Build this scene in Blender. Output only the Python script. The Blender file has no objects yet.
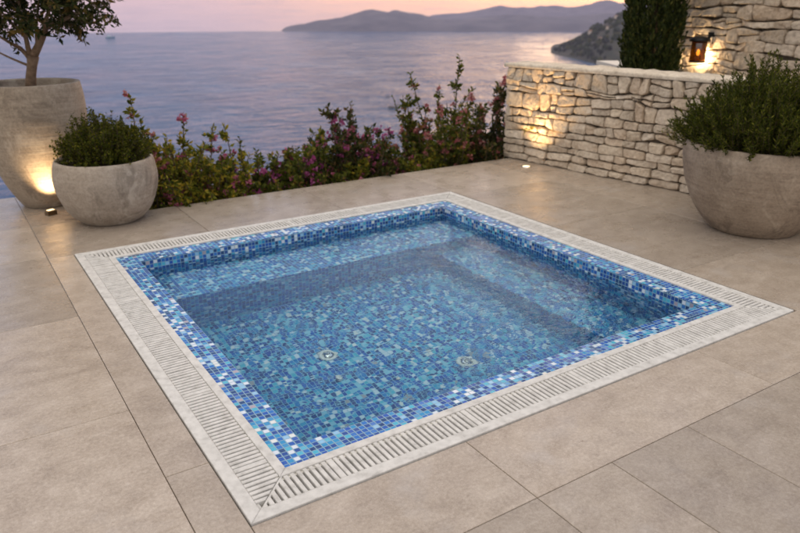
import bpy, math, random
import numpy as np
from mathutils import Vector, Matrix, noise as mnoise

R = math.radians
scene = bpy.context.scene
COL = scene.collection
rnd = random.Random(7)

# ------------------------------------------------------------------ frame of reference
# The world's X and Y run along the pool's front and left edges, the origin is the pool frame's front corner.
TH = 0.5743900560679317
FX, FY = -0.4874232249779684, 1.886048611081794
PITCH = 0.3530425316720984
FOC = 708.45
EYE = 1.6
CT, ST = math.cos(TH), math.sin(TH)

def c2w(cx, cy, z=0.0):
    """metres right of / ahead of the viewer -> world"""
    dx, dy = cx - FX, cy - FY
    return Vector((dx * CT + dy * ST, -dx * ST + dy * CT, z))

CAM = c2w(0, 0, EYE)

def at(px, py, d):
    """the point d metres ahead that the photograph (800 x 533) shows at px, py"""
    u, v = (px - 400) / FOC, (py - 266.5) / FOC
    c, s = math.cos(PITCH), math.sin(PITCH)
    dx, dy, dz = u, c - v * s, -s - v * c
    t = d / dy
    return c2w(dx * t, d, EYE + dz * t)

# ------------------------------------------------------------------ mesh helpers
class MB:
    def __init__(self):
        self.v, self.f, self.uv = [], [], []
    def add(self, vs, fs, uvs=None):
        n = len(self.v)
        self.v.extend([tuple(p) for p in vs])
        for k, f in enumerate(fs):
            self.f.append(tuple(i + n for i in f))
            self.uv.append(uvs[k] if uvs else None)
    def box(self, x0, x1, y0, y1, z0, z1, bev=0.0):
        if bev <= 0:
            vs = [(x, y, z) for z in (z0, z1) for y in (y0, y1) for x in (x0, x1)]
            self.add(vs, [(0, 2, 3, 1), (4, 5, 7, 6), (0, 1, 5, 4), (2, 6, 7, 3), (0, 4, 6, 2), (1, 3, 7, 5)])
        else:
            b = bev
            vs = [(x0, y0, z0), (x1, y0, z0), (x1, y1, z0), (x0, y1, z0),
                  (x0, y0, z1 - b), (x1, y0, z1 - b), (x1, y1, z1 - b), (x0, y1, z1 - b),
                  (x0 + b, y0 + b, z1), (x1 - b, y0 + b, z1), (x1 - b, y1 - b, z1), (x0 + b, y1 - b, z1)]
            fs = [(3, 2, 1, 0), (0, 1, 5, 4), (1, 2, 6, 5), (2, 3, 7, 6), (3, 0, 4, 7),
                  (4, 5, 9, 8), (5, 6, 10, 9), (6, 7, 11, 10), (7, 4, 8, 11), (8, 9, 10, 11)]
            self.add(vs, fs)
    def prism(self, poly, z0, z1, bev=0.0):
        n = len(poly)
        if bev > 0:
            c = Vector((sum(p[0] for p in poly) / n, sum(p[1] for p in poly) / n))
            ins = []
            for i in range(n):
                a, b, d = Vector(poly[i - 1]), Vector(poly[i]), Vector(poly[(i + 1) % n])
                e1, e2 = (b - a).normalized(), (d - b).normalized()
                n1, n2 = Vector((-e1.y, e1.x)), Vector((-e2.y, e2.x))
                m = (n1 + n2); m = m / max(m.length_squared, 1e-6) * 2
                ins.append(b + m * bev)
            vs = [(p[0], p[1], z0) for p in poly] + [(p[0], p[1], z1 - bev) for p in poly] + [(p.x, p.y, z1) for p in ins]
            fs = [tuple(range(n - 1, -1, -1))] + [(i, (i + 1) % n, n + (i + 1) % n, n + i) for i in range(n)]
            fs += [(n + i, n + (i + 1) % n, 2 * n + (i + 1) % n, 2 * n + i) for i in range(n)] + [tuple(range(2 * n, 3 * n))]
        else:
            vs = [(p[0], p[1], z0) for p in poly] + [(p[0], p[1], z1) for p in poly]
            fs = [tuple(range(n - 1, -1, -1)), tuple(range(n, 2 * n))] + [(i, (i + 1) % n, n + (i + 1) % n, n + i) for i in range(n)]
        self.add(vs, fs)
    def tube(self, pts, rads, seg=7, cap=True):
        pts = [Vector(p) for p in pts]
        vs, fs = [], []
        ref = Vector((0.31, 0.17, 0.93))
        for i, p in enumerate(pts):
            t = (pts[min(i + 1, len(pts) - 1)] - pts[max(i - 1, 0)]).normalized()
            a = t.cross(ref if abs(t.dot(ref)) < .95 else Vector((1, 0, 0))).normalized(); b = t.cross(a)
            for k in range(seg):
                an = 2 * math.pi * k / seg
                vs.append(p + (a * math.cos(an) + b * math.sin(an)) * rads[i])
        for i in range(len(pts) - 1):
            for k in range(seg):
                fs.append((i * seg + k, i * seg + (k + 1) % seg, (i + 1) * seg + (k + 1) % seg, (i + 1) * seg + k))
        if cap:
            fs.append(tuple(range(seg))[::-1]); fs.append(tuple((len(pts) - 1) * seg + k for k in range(seg)))
        self.add(vs, fs)
    def lathe(self, prof, seg=64, c=(0, 0, 0), wob=0.0, seed=0, close=True):
        vs, fs = [], []
        for i, (r, z) in enumerate(prof):
            for k in range(seg):
                a = 2 * math.pi * k / seg
                w = 1.0
                if wob and r > 1e-4:
                    w = 1 + wob * mnoise.noise(Vector((math.cos(a) * 1.7 + seed, math.sin(a) * 1.7, z * 3.0))) \
                        + wob * .35 * mnoise.noise(Vector((math.cos(a) * 6 + seed, math.sin(a) * 6, z * 14.0)))
                vs.append((c[0] + r * w * math.cos(a), c[1] + r * w * math.sin(a), c[2] + z))
        for i in range(len(prof) - 1):
            for k in range(seg):
                fs.append((i * seg + k, i * seg + (k + 1) % seg, (i + 1) * seg + (k + 1) % seg, (i + 1) * seg + k))
        if close:
            fs.append(tuple(range(seg))[::-1]); fs.append(tuple((len(prof) - 1) * seg + k for k in range(seg)))
        self.add(vs, fs)
    def leaf(self, p, d, side, L, W, fold=0.0):
        """a pointed leaf: base, two sides, tip"""
        nn = d.cross(side)
        m = p + d * (L * .45) + nn * fold * W
        self.add([p, m + side * (W * .5), p + d * L, m - side * (W * .5)], [(0, 1, 2, 3)])
    def build(self, name, mat, parent=None, smooth=False, loc=None):
        me = bpy.data.meshes.new(name)
        me.from_pydata(self.v, [], self.f)
        if any(u is not None for u in self.uv):
            lay = me.uv_layers.new(name='UVMap')
            flat = []
            for f, u in zip(self.f, self.uv):
                flat.extend(u if u else [(0, 0)] * len(f))
            lay.data.foreach_set('uv', np.array(flat, dtype=np.float32).ravel())
        if mat: me.materials.append(mat)
        if smooth: me.polygons.foreach_set('use_smooth', [True] * len(me.polygons))
        me.update()
        o = bpy.data.objects.new(name, me)
        COL.objects.link(o)
        if loc is not None: o.location = loc
        if parent is not None: o.parent = parent
        return o

def tag(o, label=None, cat=None, group=None, kind=None):
    if label: o['label'] = label
    if cat: o['category'] = cat
    if group: o['group'] = group
    if kind: o['kind'] = kind
    return o

def empty(name, loc=(0, 0, 0), label=None, cat=None, group=None, rz=0.0):
    o = bpy.data.objects.new(name, None)
    COL.objects.link(o)
    o.location = loc; o.rotation_euler = (0, 0, rz); o.empty_display_size = .1
    return tag(o, label, cat, group)

def rvec(r=rnd):
    while True:
        v = Vector((r.uniform(-1, 1), r.uniform(-1, 1), r.uniform(-1, 1)))
        if .05 < v.length_squared < 1: return v.normalized()

# ------------------------------------------------------------------ material helpers
class NT:
    def __init__(self, name):
        self.m = bpy.data.materials.new(name); self.m.use_nodes = True
        self.t = self.m.node_tree; self.t.nodes.clear()
        self.out = self.n('ShaderNodeOutputMaterial')
    def n(self, typ, **kw):
        nd = self.t.nodes.new(typ)
        for k, v in kw.items():
            if k.startswith('i_'): nd.inputs[k[2:].replace('_', ' ')].default_value = v
            else: setattr(nd, k, v)
        return nd
    def l(self, a, b): self.t.links.new(a, b)
    def math(self, op, a, b=None, c=None, clamp=False):
        nd = self.n('ShaderNodeMath', operation=op, use_clamp=clamp)
        for i, x in enumerate((a, b, c)):
            if x is None: continue
            if isinstance(x, (int, float)): nd.inputs[i].default_value = x
            else: self.l(x, nd.inputs[i])
        return nd.outputs[0]
    def vmath(self, op, a, b=None):
        nd = self.n('ShaderNodeVectorMath', operation=op)
        for i, x in enumerate((a, b)):
            if x is None: continue
            if isinstance(x, tuple): nd.inputs[i].default_value = x
            else: self.l(x, nd.inputs[i])
        return nd.outputs[0] if op not in ('DOT_PRODUCT', 'LENGTH') else nd.outputs['Value']
    def ramp(self, fac, stops, interp='LINEAR'):
        nd = self.n('ShaderNodeValToRGB'); cr = nd.color_ramp; cr.interpolation = interp
        while len(cr.elements) > 1: cr.elements.remove(cr.elements[-1])
        for i, (p, c) in enumerate(stops):
            e = cr.elements[0] if i == 0 else cr.elements.new(p)
            e.position = p; e.color = (*c, 1)
        self.l(fac, nd.inputs[0]); return nd.outputs[0]
    def noise(self, vec, scale, detail=4, rough=.55, dist=0.0, out=0):
        nd = self.n('ShaderNodeTexNoise'); nd.inputs['Scale'].default_value = scale
        nd.inputs['Detail'].default_value = detail; nd.inputs['Roughness'].default_value = rough
        nd.inputs['Distortion'].default_value = dist
        if vec is not None: self.l(vec, nd.inputs['Vector'])
        return nd.outputs[out]
    def mix(self, fac, a, b, blend='MIX'):
        nd = self.n('ShaderNodeMix', data_type='RGBA', blend_type=blend)
        for sock, x in ((nd.inputs[0], fac), (nd.inputs[6], a), (nd.inputs[7], b)):
            if isinstance(x, (int, float)): sock.default_value = x
            elif isinstance(x, tuple): sock.default_value = (*x, 1)
            else: self.l(x, sock)
        return nd.outputs[2]
    def mapped(self, vec, scale=(1, 1, 1), rot=(0, 0, 0), loc=(0, 0, 0)):
        nd = self.n('ShaderNodeMapping'); nd.inputs['Scale'].default_value = scale
        nd.inputs['Rotation'].default_value = rot; nd.inputs['Location'].default_value = loc
        self.l(vec, nd.inputs['Vector']); return nd.outputs[0]
    def obj(self): return self.n('ShaderNodeTexCoord').outputs['Object']
    def island(self): return self.n('ShaderNodeNewGeometry').outputs['Random Per Island']
    def bump(self, h, strength=.3, dist=.01, normal=None):
        nd = self.n('ShaderNodeBump'); nd.inputs['Strength'].default_value = strength; nd.inputs['Distance'].default_value = dist
        self.l(h, nd.inputs['Height'])
        if normal is not None: self.l(normal, nd.inputs['Normal'])
        return nd.outputs[0]
    def principled(self, color, rough=.6, normal=None, **kw):
        p = self.n('ShaderNodeBsdfPrincipled')
        for nm, x in (('Base Color', color), ('Roughness', rough)):
            if isinstance(x, (int, float)): p.inputs[nm].default_value = x
            elif isinstance(x, tuple): p.inputs[nm].default_value = (*x, 1)
            else: self.l(x, p.inputs[nm])
        if normal is not None: self.l(normal, p.inputs['Normal'])
        for k, v in kw.items(): p.inputs[k.replace('_', ' ')].default_value = v
        return p
    def finish(self, sh):
        self.l(sh.outputs[0] if hasattr(sh, 'outputs') else sh, self.out.inputs['Surface']); return self.m

def simple(name, col, rough=.6, metal=0.0):
    n = NT(name); return n.finish(n.principled(col, rough, Metallic=metal))

def mat_deck():
    n = NT('stone_paving'); o = n.obj(); isl = n.island()
    off = n.n('ShaderNodeCombineXYZ'); n.l(n.math('MULTIPLY', isl, 37.0), off.inputs[0]); n.l(n.math('MULTIPLY', isl, 91.0), off.inputs[1])
    v = n.vmath('ADD', o, off.outputs[0])
    a = n.noise(n.mapped(v, (1.0, 2.6, 1)), 1.9, 8, .68, .9)
    b = n.noise(v, 9.0, 6, .65)
    c = n.noise(v, 70.0, 3, .6)
    col = n.ramp(a, [(.30, (.20, .156, .115)), (.43, (.335, .276, .215)), (.56, (.43, .367, .298)), (.70, (.54, .475, .40))])
    col = n.mix(.45, col, n.ramp(b, [(.33, (.19, .142, .105)), (.5, (.36, .295, .235)), (.67, (.52, .45, .385))]))
    col = n.mix(.34, col, n.ramp(c, [(.3, (.19, .155, .125)), (.5, (.36, .30, .25)), (.72, (.58, .52, .46))]))
    d2 = n.noise(v, 210.0, 2, .6)
    col = n.mix(.16, col, n.ramp(d2, [(.35, (.12, .095, .075)), (.55, (.42, .36, .3)), (.7, (.6, .55, .5))]))
    # grey mineral bloom and a few darker stains
    e = n.noise(o, 2.6, 5, .6)
    col = n.mix(n.ramp(e, [(.58, (0, 0, 0)), (.75, (.45, .45, .45))]), col, (.42, .39, .37))
    st = n.noise(n.mapped(o, (1, 1, 1), (0, 0, .4), (3.1, 7.7, 0)), 3.2, 7, .7)
    col = n.mix(n.ramp(st, [(.64, (0, 0, 0)), (.72, (.4, .4, .4))]), col, (.2, .155, .12))
    pit = n.noise(o, 17.0, 4, .7, .3)
    col = n.mix(n.ramp(pit, [(.66, (0, 0, 0)), (.73, (.55,) * 3)]), col, (.17, .125, .09))
    tone = n.n('ShaderNodeHueSaturation'); n.l(n.math('MULTIPLY_ADD', isl, .3, .85), tone.inputs['Value']); n.l(col, tone.inputs['Color'])
    rg = n.ramp(n.noise(v, 5.0, 5, .6), [(.3, (.19,) * 3), (.7, (.42,) * 3)])
    h = n.math('ADD', n.math('MULTIPLY', b, .5), n.math('MULTIPLY', c, .35))
    p = n.principled(tone.outputs[0], rg, n.bump(h, .3, .007)); p.inputs['Specular IOR Level'].default_value = .5
    return n.finish(p)

def mat_mosaic(pitch, name, palette, grout):
    n = NT(name)
    uv = n.n('ShaderNodeTexCoord').outputs['UV']
    wob = n.vmath('SUBTRACT', n.noise(uv, 14.0, 2, .5, 0, 1), (.5, .5, .5))
    uvw = n.vmath('ADD', uv, n.vmath('MULTIPLY', wob, (.006, .006, 0)))
    sc = n.vmath('MULTIPLY', uvw, (1 / pitch, 1 / pitch, 0))
    cell = n.vmath('FLOOR', sc); fr = n.vmath('FRACTION', sc)
    wn = n.n('ShaderNodeTexWhiteNoise', noise_dimensions='3D'); n.l(cell, wn.inputs['Vector'])
    val, rc = wn.outputs['Value'], wn.outputs['Color']
    tiles = n.ramp(val, palette, 'CONSTANT')
    sub = n.noise(n.mapped(uv, (1, 1, 1)), 90.0, 3, .6)
    tiles = n.mix(.18, tiles, n.ramp(sub, [(.3, (.01, .06, .25)), (.7, (.15, .48, .66))]))
    sx = n.n('ShaderNodeSeparateXYZ'); n.l(fr, sx.inputs[0])
    def edge(s):
        return n.math('SUBTRACT', .5, n.math('ABSOLUTE', n.math('SUBTRACT', s, .5)))
    e = n.math('MINIMUM', edge(sx.outputs[0]), edge(sx.outputs[1]))
    mask = n.n('ShaderNodeMapRange'); mask.inputs['From Min'].default_value = .05; mask.inputs['From Max'].default_value = .10
    n.l(e, mask.inputs['Value']); mk = mask.outputs[0]
    col = n.mix(mk, grout, tiles)
    # every tile sits at a slightly different tilt
    tilt = n.vmath('MULTIPLY', n.vmath('SUBTRACT', rc, (.5, .5, .5)), (.16, .16, .16))
    geo = n.n('ShaderNodeNewGeometry')
    nv = n.vmath('NORMALIZE', n.vmath('ADD', geo.outputs['Normal'], tilt))
    nb = n.bump(n.math('ADD', mk, n.math('MULTIPLY', sub, .25)), .35, .002, nv)
    rg = n.math('MULTIPLY_ADD', mk, -.45, .62)
    p = n.principled(col, rg, nb); p.inputs['Specular IOR Level'].default_value = .6
    return n.finish(p)

def mat_water():
    n = NT('pool_water'); o = n.obj()
    w1 = n.noise(n.mapped(o, (1.0, 1.6, 1), (0, 0, .5)), 3.2, 3, .5, .8)
    w2 = n.noise(n.mapped(o, (1.0, 1.5, 1), (0, 0, -.3)), 13.0, 2, .5, .5)
    w3 = n.noise(n.mapped(o, (1.0, 1.8, 1), (0, 0, .2)), 26.0, 2, .5, .6)
    sxo = n.n('ShaderNodeSeparateXYZ'); n.l(o, sxo.inputs[0])
    live = n.ramp(n.math('ADD', n.noise(n.mapped(o, (1, 1, 1), (0, 0, 0), (.4, .9, 0)), 1.3, 2, .5), n.math('MULTIPLY_ADD', sxo.outputs[0], .16, -.27)), [(.42, (.06,) * 3), (.66, (1,) * 3)])
    h = n.math('ADD', n.math('ADD', w1, n.math('MULTIPLY', n.math('MULTIPLY', w2, live), .8)), n.math('MULTIPLY', n.math('MULTIPLY', w3, live), .26))
    nb = n.bump(h, .25, .022)
    g = n.n('ShaderNodeBsdfGlass'); g.inputs['IOR'].default_value = 1.33; g.inputs['Roughness'].default_value = 0.0
    g.inputs['Color'].default_value = (.84, .965, 1, 1); n.l(nb, g.inputs['Normal'])
    return n.finish(g)

def mat_sea():
    n = NT('sea_water'); o = n.obj()
    a = n.noise(n.mapped(o, (1, 1.6, 1), (0, 0, .55)), .016, 3, .55, 1.0)
    b = n.noise(n.mapped(o, (1, 1.9, 1), (0, 0, .8)), .055, 3, .6, .7)
    c2 = n.noise(n.mapped(o, (1, 1.5, 1), (0, 0, .4)), .22, 3, .55, .4)
    h = n.math('ADD', n.math('ADD', n.math('MULTIPLY', a, 15.0), n.math('MULTIPLY', b, 7.5)), n.math('MULTIPLY', c2, 1.5))
    c = n.noise(n.mapped(o, (1, 1, 1), (0, 0, 1.1)), .006, 6, .62, 1.5)
    col = n.ramp(c, [(.3, (.008, .042, .125)), (.55, (.02, .075, .185)), (.75, (.05, .125, .26))])
    rg = n.ramp(n.noise(n.mapped(o, (1, 2.4, 1), (0, 0, .6)), .009, 5, .62, 1.0), [(.35, (.06,) * 3), (.5, (.12,) * 3), (.65, (.24,) * 3)])
    p = n.principled(col, rg, n.bump(h, 1.0, 1.0), IOR=1.33)
    return n.finish(p)

def mat_stone(name, tint=(1, 1, 1), scale=1.0):
    n = NT(name); o = n.obj(); isl = n.island()
    a = n.noise(o, 7.0 * scale, 7, .65, .4); b = n.noise(o, 38.0 * scale, 5, .65)
    base = n.ramp(isl, [(0, (.26, .235, .205)), (.18, (.50, .45, .39)), (.36, (.44, .33, .235)), (.55, (.58, .54, .49)), (.72, (.33, .30, .27)), (.86, (.56, .50, .42)), (1, (.46, .37, .28))])
    col = n.mix(.5, base, n.ramp(a, [(.30, (.17, .135, .10)), (.46, (.42, .365, .30)), (.56, (.52, .475, .41)), (.72, (.66, .62, .56))]))
    col = n.mix(.3, col, n.ramp(b, [(.34, (.12, .095, .075)), (.5, (.46, .40, .33)), (.7, (.66, .62, .56))]))
    col = n.mix(1.0, col, tint, 'MULTIPLY')
    h = n.math('ADD', n.math('MULTIPLY', a, .7), n.math('MULTIPLY', b, .4))
    return n.finish(n.principled(col, .88, n.bump(h, .9, .016)))

def mat_pot(name, c0, c1, c2, band=18.0):
    n = NT(name); o = n.obj()
    st = n.noise(n.mapped(o, (1.2, 1.2, band)), 2.2, 6, .65, .5)
    a = n.noise(o, 4.0, 6, .62, .3); b = n.noise(o, 55.0, 4, .65)
    col = n.ramp(a, [(.3, c0), (.52, c1), (.72, c2)])
    col = n.mix(.36, col, n.ramp(st, [(.3, tuple(x * .6 for x in c0)), (.5, c1), (.7, tuple(min(1, x * 1.1) for x in c2))]))
    col = n.mix(.32, col, n.ramp(b, [(.3, tuple(x * .45 for x in c0)), (.55, c1), (.75, c2)]))
    wx = n.noise(n.mapped(o, (1, 1, .8)), 2.6, 8, .72, .8)
    col = n.mix(n.ramp(wx, [(.52, (0, 0, 0)), (.60, (.55,) * 3)]), col, tuple(x * .62 for x in c0))
    col = n.mix(n.ramp(n.noise(o, 3.4, 8, .7, .5), [(.56, (0, 0, 0)), (.64, (.5,) * 3)]), col, tuple(min(1, x * 1.18) for x in c2))
    h = n.math('ADD', n.math('MULTIPLY', st, .7), n.math('MULTIPLY', b, .3))
    return n.finish(n.principled(col, .82, n.bump(h, .45, .008)))

def mat_leaf(name, stops, rough=.5, trans=.4):
    n = NT(name); isl = n.island()
    col = n.ramp(isl, stops)
    p = n.principled(col, rough)
    p.inputs['Specular IOR Level'].default_value = .15
    t = n.n('ShaderNodeBsdfTranslucent'); n.l(col, t.inputs['Color'])
    mx = n.n('ShaderNodeMixShader'); mx.inputs[0].default_value = trans
    n.l(p.outputs[0], mx.inputs[1]); n.l(t.outputs[0], mx.inputs[2])
    return n.finish(mx)

def mat_emit(name, col, s):
    n = NT(name); e = n.n('ShaderNodeEmission'); e.inputs[0].default_value = (*col, 1); e.inputs[1].default_value = s
    return n.finish(e)

def mat_rough(name, stops, scale, rough=.9, bump=.3, dist=.02):
    n = NT(name); o = n.obj(); a = n.noise(o, scale, 7, .65)
    return n.finish(n.principled(n.ramp(a, stops), rough, n.bump(a, bump, dist)))

# ------------------------------------------------------------------ camera
cd = bpy.data.cameras.new('camera'); cam = bpy.data.objects.new('camera', cd); COL.objects.link(cam)
cam.location = CAM; cam.rotation_euler = (math.pi / 2 - PITCH, 0, -TH)
cd.sensor_width = 36; cd.lens = 36 * FOC / 800; cd.clip_start = .05; cd.clip_end = 20000
cd.dof.use_dof = True; cd.dof.focus_distance = 3.1; cd.dof.aperture_fstop = 2.8
scene.camera = cam

# ------------------------------------------------------------------ deck
M_DECK = mat_deck()
M_GROUT = mat_rough('joint_grout', [(.3, (.09, .075, .06)), (.7, (.20, .165, .135))], 30)
S = 3.2
EDGE = 4.08
deck = MB()
J = .0015
def slab(x0, x1, y0, y1): deck.box(x0 + J, x1 - J, y0 + J, y1 - J, -.045, 0, .0018)
def row(xs, y0, y1):
    for a, b in zip(xs[:-1], xs[1:]): slab(a, b, y0, y1)
# left of the pool
slab(-.165, -.003, -1.6, .41); slab(-.165, -.003, .41, 1.55); slab(-.165, -.003, 1.55, S + .003); 
for x0, x1, ys in ((-1.35, -.165, (-1.7, -.2, .95, 2.09, 3.25, EDGE, 5.15)), (-2.55, -1.35, (-1.7, .3, 1.5, 2.7, 3.9, 5.15)), (-3.75, -2.55, (-1.7, .9, 2.09, 3.25, 4.4, 5.15)), (-6.0, -3.75, (-1.7, .3, 1.5, 2.7, 3.9, 5.15))):
    for a, b in zip(ys[:-1], ys[1:]): slab(x0, x1, a, b)
# behind the pool
row((-.165, .95, 2.1, 3.223), S + .003, EDGE)
slab(-.165, .5, EDGE, 5.15)
# in front of the pool
row((-.003, .885, 2.325, 3.223), -.405, -.003)
row((-.165, .885, 1.26, 1.705, 2.9, 4.1, 6.2), -1.55, -.405)
row((-.165, .885, 2.2, 3.4, 4.6, 6.2), -2.9, -1.55)
# right of the pool
for x0, x1, ys in ((3.223, 4.3, (-.405, .75, 1.9, 3.05, EDGE)), (4.3, 5.4, (-.405, .2, 1.35, 2.5, 3.6, EDGE)), (5.4, 6.2, (-.405, 1.35, 2.5))):
    for a, b in zip(ys[:-1], ys[1:]): slab(x0, x1, a, b)
o = deck.build('deck', M_DECK); tag(o, kind='structure')
bed = MB()
for x0, x1, y0, y1 in ((-6, 0, -2.9, 5.15), (0, S, -2.9, 0), (0, S, S, EDGE), (S, 6.2, -2.9, EDGE)):
    bed.box(x0, x1, y0, y1, -.25, -.012)
bed.box(0, .5, EDGE, 5.15, -.25, -.012)
o = bed.build('deck_bed', M_GROUT); tag(o, kind='structure')

# ------------------------------------------------------------------ pool
FR = .22; BO = .052; BI = .038
INN = S - 2 * FR
PT = INN / 106.0
LD = 5 * PT
M_FRAME = mat_rough('pale_grate_stone', [(.28, (.38, .37, .35)), (.42, (.53, .52, .50)), (.55, (.61, .60, .58)), (.72, (.68, .67, .65))], 22, .6, .2, .004)
M_SLOT = simple('gutter_grey', (.34, .33, .32), .8)
M_MOS = mat_mosaic(PT, 'cobalt_mosaic', [(0, (.004, .012, .13)), (.15, (.006, .028, .27)), (.34, (.008, .06, .42)), (.50, (.012, .13, .52)), (.62, (.02, .26, .56)), (.72, (.07, .46, .64)),
                 (.80, (.30, .56, .82)), (.88, (.78, .82, .90)), (.965, (.46, .36, .40)), (.98, (.84, .84, .80))], (.22, .38, .49))
M_MOSF = mat_mosaic(PT, 'turquoise_mosaic', [(0, (.005, .02, .18)), (.17, (.006, .05, .36)), (.36, (.008, .11, .50)), (.52, (.012, .22, .57)), (.64, (.03, .38, .62)), (.74, (.10, .55, .68)),
                  (.82, (.32, .68, .80)), (.91, (.74, .84, .88)), (.97, (.46, .42, .40)), (.98, (.86, .88, .82))], (.26, .50, .62))
pool = empty('plunge_pool', (0, 0, 0), 'square plunge pool lined with blue glass mosaic inside a white slotted overflow frame', 'pool')

def ring(mb, a, b, z0, z1, bev):
    """a mitred square ring between inset a and inset b"""
    p, q = a, b
    for poly in ([(p, p), (S - p, p), (S - q, q), (q, q)], [(S - p, p), (S - p, S - p), (S - q, S - q), (S - q, q)],
                 [(S - p, S - p), (p, S - p), (q, S - q), (S - q, S - q)], [(p, S - p), (p, p), (q, q), (q, S - q)]):
        mb.prism(poly, z0, z1, bev)
def mk(a, b, z1, name):
    mb = MB(); 
    g = .0006
    p, q = a, b
    for poly in ([(p + g, p), (S - p - g, p), (S - q - g, q), (q + g, q)], [(S - p, p + g), (S - p, S - p - g), (S - q, S - q - g), (S - q, q + g)],
                 [(S - p - g, S - p), (p + g, S - p), (q + g, S - q), (S - q - g, S - q)], [(p, S - p - g), (p, p + g), (q, q + g), (q, S - q - g)]):
        mb.prism(poly, -.05, z1, .002)
    return mb.build(name, M_FRAME, pool)
mk(.001, BO, .006, 'outer_border')
mk(FR - BI, FR, .006, 'inner_border')
gut = MB()
ch0, ch1 = BO + .001, FR - BI - .001
for poly in ([(ch0, ch0), (S - ch0, ch0), (S - ch1, ch1), (ch1, ch1)], [(S - ch0, ch0), (S - ch0, S - ch0), (S - ch1, S - ch1), (S - ch1, ch1)],
             [(S - ch0, S - ch0), (ch0, S - ch0), (ch1, S - ch1), (S - ch1, S - ch1)], [(ch0, S - ch0), (ch0, ch0), (ch1, ch1), (ch1, S - ch1)]):
    gut.add([(p[0], p[1], -.024) for p in poly], [(0, 1, 2, 3)])
gut.build('gutter_channel', M_SLOT, pool)

def grate(side):
    """slats run from the outer border to the inner one and are cut on the mitre at both corners"""
    mb = MB(); rr = random.Random(side + 5)
    pitch, sw = .0252, .0163
    n = int((S - 2 * ch0) / pitch)
    off = (S - n * pitch) / 2
    def tr(t, w):
        return [(t, w), (S - w, t), (S - t, S - w), (w, S - t)][side]
    for i in range(n):
        ww = .0238 if i % 25 == 12 else sw * rr.uniform(.94, 1.05)
        ta, tb = off + i * pitch + (pitch - ww) / 2, off + i * pitch + (pitch + ww) / 2
        def wmax(t): return min(ch1, t - .004, S - t - .004)
        w0 = ch0
        wa, wb = wmax(ta), wmax(tb)
        if min(wa, wb) < w0 + .01: continue
        z = .0035 + rr.uniform(-.0008, .0008)
        poly = [tr(ta, w0), tr(tb, w0), tr(tb, wb), tr(ta, wa)]
        mb.prism(poly, -.0235, z, .0022)
    # thin carrier rails at both ends of the slots
    for w in (ch0, ch1 - .012):
        a, b = w, w + .012
        poly = [tr(a + .002, a), tr(S - a - .002, a), tr(S - b - .002, b), tr(b + .002, b)]
        mb.prism(poly, -.0232, -.0035, .001)
    # the mitre rib
    poly = [tr(ch0 + .0005, ch0), tr(ch0 + .012, ch0), tr(ch1 + .010, ch1), tr(ch1 + .0005, ch1)]
    mb.prism(poly, -.0233, .0028, .001)
    return mb.build('grate', M_FRAME, pool)
for s in range(4): grate(s)

def quad(mb, vs, uvs): mb.add(vs, [tuple(range(len(vs)))], [uvs])
# ledge: four tiles wide, flush with the frame, then the wall
a, b = FR, FR + LD
ZL = -.003
led = MB()
for poly in ([(a, a), (S - a, a), (S - b, b), (b, b)], [(S - a, a), (S - a, S - a), (S - b, S - b), (S - b, b)],
             [(S - a, S - a), (a, S - a), (b, S - b), (S - b, S - b)], [(a, S - a), (a, a), (b, b), (b, S - b)]):
    quad(led, [(p[0], p[1], ZL - (.006 if i > 1 else 0)) for i, p in enumerate(poly)], [(p[0] - a, p[1] - a) for p in poly])
led.build('tiled_ledge', M_MOS, pool)
ZW, ZB, ZF = -.078, -.24, -.74
A0, A1 = b, S - b
wal = MB()
zt = ZL - .006
Wn = A1 - A0
for k, (p, q) in enumerate((((A0, A0), (A1, A0)), ((A1, A0), (A1, A1)), ((A1, A1), (A0, A1)), ((A0, A1), (A0, A0)))):
    quad(wal, [(q[0], q[1], zt), (p[0], p[1], zt), (p[0], p[1], ZF), (q[0], q[1], ZF)],
         [(k * 4 + Wn, 50.0), (k * 4, 50.0), (k * 4, 50 + ZF - zt), (k * 4 + Wn, 50 + ZF - zt)])
wal.build('tiled_wall', M_MOS, pool)
fl = MB(); quad(fl, [(A0, A0, ZF), (A1, A0, ZF), (A1, A1, ZF), (A0, A1, ZF)], [(0, 20), (Wn, 20), (Wn, 20 + Wn), (0, 20 + Wn)])
fl.build('floor', M_MOSF, pool)
bn = MB()
YB, XB = A1 - 18 * PT, A1 - 15 * PT
ZR = -.47
e = .0015
def u(p): return (p[0] - A0 + 30, p[1] - A0)
for q, z in (([(A0 + e, YB), (A1 - e, YB), (A1 - e, A1 - e), (A0 + e, A1 - e)], ZB), ([(XB, A0 + e), (A1 - e, A0 + e), (A1 - e, YB), (XB, YB)], ZR)):
    quad(bn, [(p[0], p[1], z) for p in q], [u(p) for p in q])
quad(bn, [(A0 + e, YB, ZF), (A1 - e, YB, ZF), (A1 - e, YB, ZB), (A0 + e, YB, ZB)], [(40, ZF - ZB), (40 + A1 - A0, ZF - ZB), (40 + A1 - A0, 0), (40, 0)])
quad(bn, [(XB, YB, ZF), (XB, A0 + e, ZF), (XB, A0 + e, ZR), (XB, YB, ZR)], [(50, ZF - ZR), (50 + YB - A0, ZF - ZR), (50 + YB - A0, 0), (50, 0)])
bn.build('bench', M_MOSF, pool)

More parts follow.
